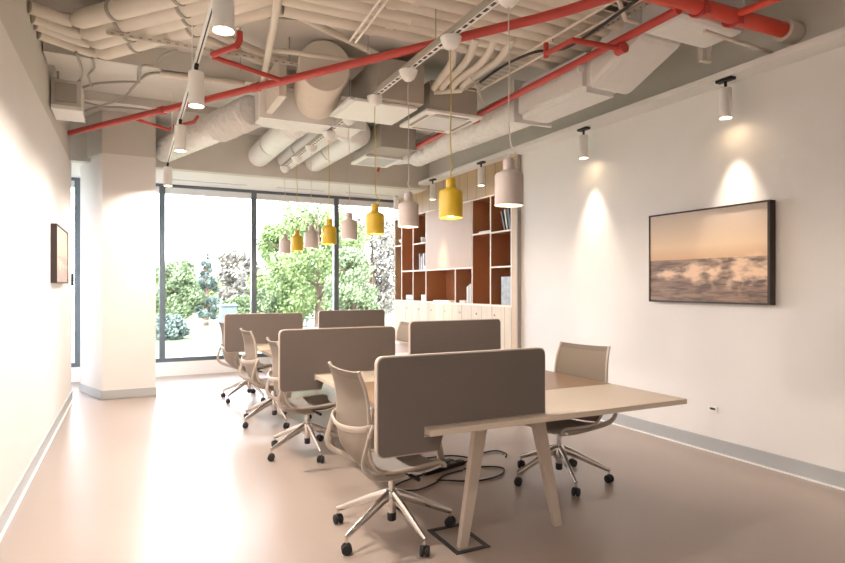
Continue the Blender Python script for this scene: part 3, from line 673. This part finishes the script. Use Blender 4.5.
for x in (3.62, 3.98): build('pipe_clamp', MB().tube([(x, 2.88, 3.5), (x+.035, 2.88, 3.5)], .072, 20).box(x, x+.035, 2.79, 2.81, 3.42, 3.48), 'red', r3, smooth=True)
build('branch', MB().tube([(3.98, 2.87, 3.5), (4.05, 2.2, 3.5)], .028, 12), 'orange', r3, smooth=True)
build('threaded_rod', MB().tube([(3.64, 2.88, 3.57), (3.64, 2.88, ZC)], .006, 6), 'grey', r3)
build('sleeve', MB().tube([(4.551, 2.84, 3.5), (4.699, 2.84, 3.5)], .085, 20), 'beige2', r3, smooth=True)
# conduits and rods
pipe('conduit', [(2.95, 3.0, 3.56), (3.36, 3.3, 3.53), (3.5, 3.3, 3.53)], .018, 'beige2', 'beige conduit just left of the thick orange-red pipe', 'conduit')
pipe('conduit', [(3.86, 3.0, 3.42), (3.98, 2.98, 3.40), (4.66, 3.0, 3.40)], .015, 'beige2', 'thin beige conduit below the thick orange-red pipe near right wall', 'conduit')
pipe('conduit', [P(279, -6, 3.6), P(262, 88, 3.5)], .03, 'beige2', 'pale upright-looking conduit above the red main between bundle and ribbed duct', 'conduit')
pipe('conduit', [P(268, 49, 3.6), P(362, 62, 3.6)], .022, 'beige2', 'horizontal beige conduit above the ribbed duct', 'conduit')
pipe('conduit', [P(290, 12, 3.7), P(385, 58, 3.7)], .03, 'beige2', 'long diagonal beige conduit above the ribbed duct', 'conduit')
pipe('conduit', [P(262, 17, 3.78), P(345, 22, 3.78)], .01, 'grey', 'thin dark conduit flat on the ceiling near the pipe bundle', 'conduit')
pipe('conduit', [P(160, 74, 3.58), P(245, 84, 3.58)], .03, 'beige2', 'horizontal beige conduit behind the left track', 'conduit')
pipe('conduit', [P(200, 36, 3.62), P(262, 62, 3.62)], .03, 'beige2', 'beige pipe stub beside red branch elbow', 'conduit')
pipe('conduit', [P(212, 30, 3.68), P(278, 60, 3.68)], .03, 'beige2', 'upper beige pipe stub beside red branch elbow', 'conduit')
gc = 'loose grey cables at the upper left ceiling'
for i, (pts, lb) in enumerate((
    ([(76, 52), (82, 72), (78, 86), (74, 92)], 'grey cable hanging from pipe bundle to left wall unit'),
    ([(92, 58), (94, 68), (88, 76), (92, 86)], 'short curly grey cable below the pipe bundle bend'),
    ([(58, 72), (60, 84), (72, 86), (80, 80)], 'grey cable drooping over the left wall unit'),
    ([(76, 90), (95, 84), (120, 82), (140, 82)], 'thick grey cable running right from left wall unit'),
    ([(140, 72), (138, 82), (122, 98), (100, 106), (77, 113)], 'long grey cable sagging from beam to left wall unit'),
    ([(138, 80), (142, 66), (156, 66), (162, 56), (176, 50)], 'bent grey cable climbing toward the left track'),
    ([(130, 90), (150, 74), (185, 76), (245, 84)], 'grey cable running right past the left track'),
    ([(77, 100), (100, 106), (130, 108), (160, 112)], 'grey cable lying low near pillar top'))):
    o = build('cable', MB().tube([P(u, v, 3.6) for u, v in pts], .012, 6, sub=5), 'grey', None, smooth=True); tag(o, lb, 'cable', gc)
pipe('threaded_rod', [(.0+.9, 5.6, 3.49), (.9, 5.6, ZC)], .005, 'grey', 'thin rod holding the red main near its left branch', 'rod')
pipe('threaded_rod', [tuple(P(368, 55, 3.45)), (P(368, 55, 3.45).x, P(368, 55, 3.45).y, ZC)], .005, 'grey', 'thin rod holding the red main above the cassettes', 'rod')
wu = thing('wall_unit', 'beige box-shaped unit high on the left wall', 'air unit', (-.66, 7.1, 3.28))
build('housing', MB().box(-.718, -.46, 6.82, 7.25, 3.30, 3.56), 'beige', wu); build('flange', MB().box(-.718, -.45, 6.80, 7.27, 3.26, 3.299), 'white', wu)
build('louvre', MB().box(-.68, -.50, 6.79, 6.818, 3.34, 3.52), 'grey', wu)
# crumpled left duct
def flex(p0, p1, r, m, rings=40, amp=.05, seg=24, name=None, parent=None, sag=0):
    p0, p1 = Vector(p0), Vector(p1); pts = []; rr = []; random.seed(3)
    for i in range(rings*2+1):
        f = i/(rings*2); pts.append(p0.lerp(p1, f)-Vector((0, 0, sag*math.sin(f*PI)))); rr.append(r*(1+(amp if i % 2 else -amp)*random.uniform(.6, 1.2)))
    return MB().tube(pts, rr, seg)
ld = thing('air_duct', 'crumpled pale flexible duct running from the pillar to the plenum', 'duct', (.8, 7.7, 3.4))
build('flexible_sleeve', flex((.41, 9.12, 3.43), (.95, 7.55, 3.45), .165, 'duct', 12, .02), 'crumple', ld, smooth=True)
build('flexible_sleeve', flex((.955, 7.54, 3.45), (1.22, 6.75, 3.47), .175, 'duct', 12, .09), 'crumple', ld, smooth=True)
pl = thing('duct_plenum', 'pale rectangular duct box that feeds the three round ducts', 'duct', (1.9, 6.9, 3.3))
build('box', MB().box(1.24, 2.42, 6.42, 6.86, 3.33, 3.66), 'duct', pl, bevel=.01)
build('flange', MB().box(1.22, 2.44, 6.39, 6.419, 3.31, 3.68), 'white', pl)
for i, (x, lb) in enumerate(((1.75, 'left'), (2.19, 'middle'), (2.63, 'right'))):
    c = thing('round_duct', lb+' of three pale round ducts running to the window bulkhead', 'duct', (x, 8, 3.4), 0, 'round ducts to the window bulkhead')
    dx = .06
    zc_ = 3.50
    build('duct', MB().tube([(x+dx*.0, 9.19, zc_), (x+.04, 7.25, zc_)], .165, 28), 'duct', c, smooth=True)
    build('flexible_sleeve', flex((x+.04, 7.24, zc_), (min(x+.04, 2.26), 6.87, zc_-.01), .17, 'duct', 6, .05), 'crumple', c, smooth=True)
    build('collar', MB().tube([(x, 8.3, zc_), (x, 8.33, zc_)], .169, 28), 'duct', c, smooth=True)
# ribbed big duct
rd = thing('round_duct', 'large ribbed beige duct behind the red main, left of the fan units', 'duct', (1.8, 5.6, 3.5))
build('duct', flex((1.62, 5.32, 3.565), (1.84, 6.38, 3.60), .24, 'grey', 20, .04, 36), 'beige2', rd, smooth=True)
build('end_box', MB().box(1.28, 1.36, 5.72, 6.38, 3.35, 3.74), 'beige2', rd, bevel=.01)
# ceiling cassettes
def cassette(c, kind, label, box, boxm):
    x0, x1, y0, y1, z = c
    s = thing('ceiling_cassette', label, 'air conditioner', ((x0+x1)/2, (y0+y1)/2, z), 0, 'white square air units under the ceiling')
    w = .05
    if kind == 'plain':
        build('panel', MB().box(x0, x1, y0, y1, z, z+.03, .006), 'white', s)
        build('side_lip', MB().box(x0-.05, x0-.004, y0, y1, z+.005, z+.03), 'grille', s)
    elif kind == 'slots':
        build('panel', MB().box(x0, x1, y0, y1, z, z+.03, .006), 'white', s)
        for a in ((x0+.05, x0+.09, y0+.13, y1-.13), (x1-.09, x1-.05, y0+.13, y1-.13), (x0+.13, x1-.13, y0+.05, y0+.09), (x0+.13, x1-.13, y1-.09, y1-.05)):
            build('air_slot', MB().box(*a, z-.004, z-.0005), 'grey', s)
        build('intake_grille', MB().box(x0+.12, x1-.12, y0+.12, y1-.12, z-.008, z-.0005, .002), 'grille', s)
    else:
        build('frame', MB().box(x0, x1, y0, y0+w, z, z+.03).box(x0, x1, y1-w, y1, z, z+.03).box(x0, x0+w, y0+w, y1-w, z, z+.03).box(x1-w, x1, y0+w, y1-w, z, z+.03), 'white', s)
        m = MB()
        for i in range(9): 
            yy = y0+w+.01+i*(y1-y0-2*w)/9; m.box(x0+w, x1-w, yy, yy+.03, z+.01, z+.014)
        build('louvres', m, 'grille', s)
        build('backing', MB().box(x0+w, x1-w, y0+w, y1-w, z+.025, z+.029), 'grey', s)
    if box: build('body', MB().box(*box), boxm, s, bevel=.004)
    return s
cassette((1.90, 2.57, 5.28, 5.93, 3.27), 'plain', 'plain white square ceiling panel unit nearest the ribbed duct', (2.1, 2.6, 5.2, 5.95, 3.305, 3.70), 'boxshade')
cassette((2.67, 3.33, 5.27, 5.96, 3.27), 'slots', 'white square ceiling cassette with slotted edges beside the red pipe', (2.72, 3.28, 5.3, 5.92, 3.302, 3.6), 'boxshade')
cassette((2.86, 3.42, 7.50, 8.1, 3.27), 'grille', 'white square louvred grille unit farthest toward the window', (2.88, 3.38, 7.0, 8.05, 3.302, 3.62), 'grey')
# valves and S-bent pipes by the second cassette
vv = thing('valve_manifold', 'cluster of beige valves under the S-bent pipes', 'valves', (2.7, 5.05, 3.5))
a = P(434, 92, 3.48); b = P(462, 90, 3.48)
build('manifold', MB().tube([a, b], .03, 12), 'beige2', vv, smooth=True)
for f in (.1, .4, .7, 1.0):
    p = Vector(a).lerp(b, f); build('valve', MB().tube([p+Vector((0, 0, .03)), p+Vector((0, 0, .07))], .022, 10).tube([p+Vector((-.04, 0, .085)), p+Vector((.04, 0, .085))], .014, 8).lathe([(.03, 0), (.03, .02)], p+Vector((0, 0, .07)), 12), 'beige2', vv, smooth=True)
for i, (u0, u1, u2, lb) in enumerate(((452, 456, 434, 'leftmost'), (474, 470, 442, 'second'), (493, 486, 452, 'third'), (510, 500, 462, 'rightmost'))):
    pts = [P(u0+2, 38, 3.64), P(u0, 44, 3.62), P(u1-4, 62, 3.58), P(u2+6, 80, 3.52), P(u2, 88, 3.51)]
    if i == 0: pts = pts[1:]
    pipe('bent_pipe', pts, .035, 'beige2', lb+' of four S-bent beige pipes dropping to the valves', 'pipe', 'S-bent pipes above the cassette', sub=4)
# right big duct
bd = thing('air_duct', 'big pale duct running along the right wall under the ceiling', 'duct', (3.8, 5.5, 3.3))
build('flexible_sleeve', flex((3.74, 7.75, 3.43), (3.76, 6.55, 3.43), .175, 'duct', 9, .05), 'crumple', bd, smooth=True)
build('end_cap', MB().tube([(3.74, 7.756, 3.43), (3.66, 8.3, 3.5)], .12, 24), 'duct', bd, smooth=True)
build('round_section', MB().tube([(3.76, 6.549, 3.43), (3.80, 5.05, 3.42)], [.19, .2], 28), 'crumple', bd, smooth=True)
build('flange', MB().box(3.54, 4.03, 5.0, 5.03, 3.2, 3.64), 'duct', bd)
build('rectangular_section', MB().box(3.56, 3.98, 3.95, 4.998, 3.22, 3.58, .05), 'duct', bd)
m = MB(); m.prism([(3.949, 3.22), (3.949, 3.58), (3.35, 3.77), (3.35, 3.47)], 'X', 3.58, 4.06)
build('sloping_section', m, 'duct', bd, bevel=.05)
build('upper_section', MB().box(3.56, 4.30, 2.96, 3.348, 3.47, 3.77), 'duct', bd, bevel=.05)
hd = thing('duct_hanger', 'beige strap hanger below the upper duct near right wall', 'bracket', (4.36, 3.4, 3.4))
build('strap', MB().box(4.32, 4.33, 3.38, 3.42, 3.42, ZC).box(4.32, 4.44, 3.38, 3.42, 3.41, 3.419).box(4.43, 4.44, 3.38, 3.42, 3.42, ZC), 'beige2', hd)
fd = thing('flat_duct', 'flat beige duct at the top edge between pendant rail and red pipes', 'duct', (2.75, 3.1, 3.6))
build('duct', MB().box(2.28, 3.22, 2.4, 3.62, 3.62, 3.76), 'beige2', fd, bevel=.01); build('seam', MB().box(2.27, 3.23, 3.0, 3.03, 3.61, 3.77), 'beige2', fd)
# cable trays
def ctray(p0, p1, w, label, z=.03):
    p0, p1 = Vector(p0), Vector(p1); d = (p1-p0); L = d.length; d.normalize(); n = Vector((-d.y, d.x, 0))
    s = thing('cable_tray', label, 'cable tray', p0, 0); m = MB()
    for k in (-1, 1): m.tube([p0+n*k*w/2, p1+n*k*w/2], .012, 4)
    for i in range(int(L/.09)): q = p0+d*(i*.09+.04); m.tube([q-n*w*.48, q+n*w*.48], .006, 4)
    build('ladder', m, 'beige2', s); q = p0+d*L*.3; build('hanger', MB().tube([q+Vector((0, 0, .012)), Vector((q.x, q.y, ZC))], .005, 6), 'grey', s); return s
ctray((2.02-.45, 3.6, 3.5), (1.62, 4.55, 3.5), .05, 'short pale cable ladder hanging left of the pendant rail')
ctray((3.2, 3.0, 3.56), (3.2, 6.2, 3.56), .16, 'beige cable tray running beside the right red pipe')
o = pipe('cable', [P(640, -2, 3.5), P(570, 46, 3.5), P(535, 52, 3.5), P(505, 65, 3.5), P(480, 82, 3.45)], .012, 'black', 'black cable running along the tray beside the right red pipe', 'cable', None, 8, 6)
o = pipe('cable', [P(470, 76, 3.5), P(480, 95, 3.45), P(484, 108, 3.42), P(476, 82, 3.5)], .006, 'wcord', 'pale cable loop dangling beside the slotted cassette', 'cable', None, 8, 6)
# perforated channel near right pipe
pc2 = thing('perforated_channel', 'perforated grey steel channel just above the right red pipe', 'channel', (3.3, 3.4, 3.6))
build('channel', MB().box(3.33, 3.39, 2.95, 3.75, 3.56, 3.565).box(3.325, 3.33, 2.95, 3.75, 3.56, 3.6), 'grey', pc2)
m = MB()
for i in range(14): m.box(3.355, 3.367, 2.98+i*.055, 2.992+i*.055, 3.557, 3.5595)
build('holes', m, 'black', pc2)

# ------------------------------------------------------------------ plant on the far desk
pp_ = thing('potted_plant', 'lime-green potted plant peeking out behind the farthest left screen', 'plant', (2.06, 8.3, .7805))
build('pot', MB().lathe([(.045, 0), (.06, .12), (.054, .12), (.045, .1), (.001, .1)]), 'terracotta', pp_, smooth=True, local=True)
random.seed(5)
for i in range(9):
    a = i*2.4; h = random.uniform(.22, .36); l = .1; m = MB(); d = Vector((math.cos(a), math.sin(a), 0)); n = Vector((-d.y, d.x, 0))
    ws = [.006, .02, .026, .018, .001]; L_ = []; 
    for k in range(5):
        f = k/4; p = d*(.01+l*f*f)+Vector((0, 0, .1+h*(f-.12*f*f))); L_.append((m.bm.verts.new(p-n*ws[k]), m.bm.verts.new(p+Vector((0, 0, -.006))), m.bm.verts.new(p+n*ws[k])))
    for A, B in zip(L_, L_[1:]): m.bm.faces.new((A[0], A[1], B[1], B[0])); m.bm.faces.new((A[1], A[2], B[2], B[1]))
    build('leaf', m, 'leafg', pp_, smooth=True, local=True)

# ------------------------------------------------------------------ outside
gz = -.5
o = build('lawn', MB().box(-60, 90, YB+1.2, 160, gz-.2, gz), 'grass'); o['kind'] = 'structure'
o = build('terrace', MB().box(-8, 14, YB+.12, YB+1.19, gz-.2, -.15), 'terrace'); o['kind'] = 'structure'
def tree(x, y, h, w, m, label, kind='round', n=5200, ls=.16, trunk=.15, z0=.15, seed=1):
    random.seed(seed); t = thing('tree' if kind != 'bush' else 'bush', label, 'tree' if kind != 'bush' else 'bush', (x, y, gz), 0, 'trees and bushes outside the windows')
    if kind != 'bush': 
        mb = MB().tube([(0, 0, 0), (.05, 0, h*.4), (0, .05, h*.85)], [trunk, trunk*.7, trunk*.15], 10)
        for i in range(14):
            a = i*2.4; hh = h*(z0+.1+.6*i/14); mb.tube([(0, 0, hh), (math.cos(a)*w*.33, math.sin(a)*w*.33, hh+h*.1)], [trunk*.35, trunk*.08], 6)
        build('trunk', mb, 'trunk', t, smooth=True, local=True)
    V = []; Fc = []
    blobs = []
    for i in range(46):
        f = random.random(); a = random.uniform(0, 2*PI)
        if kind == 'cone': zz = z0+f*(1-z0); rr = w/2*(1-f)*random.uniform(.4, 1)+.05; br_ = w*.13*(1.15-f)
        else: zz = z0+.1+f*(.85-z0); rr = w/2*math.sqrt(max(0, 1-((zz-(z0+1)/2)/((1-z0)/2))**2))*random.uniform(.35, .9); br_ = w*.15
        blobs.append((Vector((math.cos(a)*rr, math.sin(a)*rr, zz*h)), br_))
    for i in range(n):
        c, br_ = random.choice(blobs); d = Vector((random.gauss(0, 1), random.gauss(0, 1), random.gauss(0, .8))).normalized()*br_*random.uniform(.55, 1.1)
        p = c+d; q = Vector((random.gauss(0, 1), random.gauss(0, 1), random.gauss(0, 1))).normalized(); r_ = q.orthogonal().normalized(); s_ = ls*random.uniform(.6, 1.3)
        k = len(V); V += [p-r_*s_, p+q.cross(r_)*s_*.5, p+r_*s_, p-q.cross(r_)*s_*.5]; Fc.append((k, k+1, k+2, k+3))
    me = bpy.data.meshes.new('foliage'); me.from_pydata([tuple(v) for v in V], [], Fc); me.materials.append(M[m]); fo = bpy.data.objects.new('foliage', me); C.objects.link(fo); fo.parent = t
    return t
def O(u, dist):  # ground position on the sight line through window column u at forward distance dist
    s, c = math.sin(YAW), math.cos(YAW); X = (u-422.5)*dist/F; return X*c+dist*s, -X*s+dist*c
for i, (u, d, vtop, wpx, m, kd, lb) in enumerate((
    (206, 30, 252, 34, 'leaf2', 'cone', 'bluish conifer in the left window pane'),
    (178, 26, 262, 44, 'leaf3', 'round', 'round green tree at the left edge of the left pane'),
    (170, 22, 330, 34, 'leaf2', 'bush', 'low dark bush at the foot of the left pane'),
    (238, 34, 250, 50, 'leaf4', 'round', 'pale hazy tree right of the conifer'),
    (285, 24, 225, 70, 'leaf1', 'round', 'light green tree at left of the middle pane'),
    (318, 19, 190, 95, 'leaf1', 'round', 'tall light green tree filling the middle pane'),
    (372, 24, 205, 80, 'leaf4', 'round', 'pale pinkish-green tree behind the right pane'),
    (352, 17, 250, 60, 'leaf3', 'round', 'green tree low behind the right mullion'),
    (240, 26, 300, 44, 'leaf3', 'bush', 'green shrub right of the conifer foot'),
    (276, 20, 290, 50, 'leaf3', 'bush', 'green shrub behind the farthest left screen'),
    (205, 48, 285, 90, 'leaf1', 'bush', 'distant light green hedge across the lawn'),
    (150, 34, 268, 40, 'leaf1', 'round', 'light green tree mostly behind the pillar'))):
    x, y = O(u, d); h = (HOR-vtop)*d/F+CAMH-gz if vtop < HOR else CAMH-gz-(vtop-HOR)*d/F
    tree(x, y, max(h, .8), wpx*d/F, m, lb, kd, n=20000 if vtop < 230 else 13000, ls=.0031*d*(.8 if kd == 'cone' else 1), seed=i+1, z0=.0 if kd == 'bush' else .12)
x, y = O(228, 16); kx = thing('kiosk', 'blue-grey service cabinet outside near the far left screen', 'cabinet', (x, y, gz))
build('body', MB().box(-.2, .2, -.2, .2, 0, 1.45), 'kiosk', kx, local=True); build('cap', MB().box(-.23, .23, -.23, .23, 1.451, 1.5), 'kiosk', kx, local=True)
fe = thing('garden_fence', 'low pale fence across the lawn outside', 'fence', (-2, 24, gz))
m = MB()
for i in range(30): m.box(-9+i*.7, -8.95+i*.7, 0, .05, 0, .7)
build('pickets', m, 'fencem', fe, local=True); build('rail', MB().box(-9, 12, .051, .09, .6, .66).box(-9, 12, .051, .09, .3, .36), 'fencem', fe, local=True)
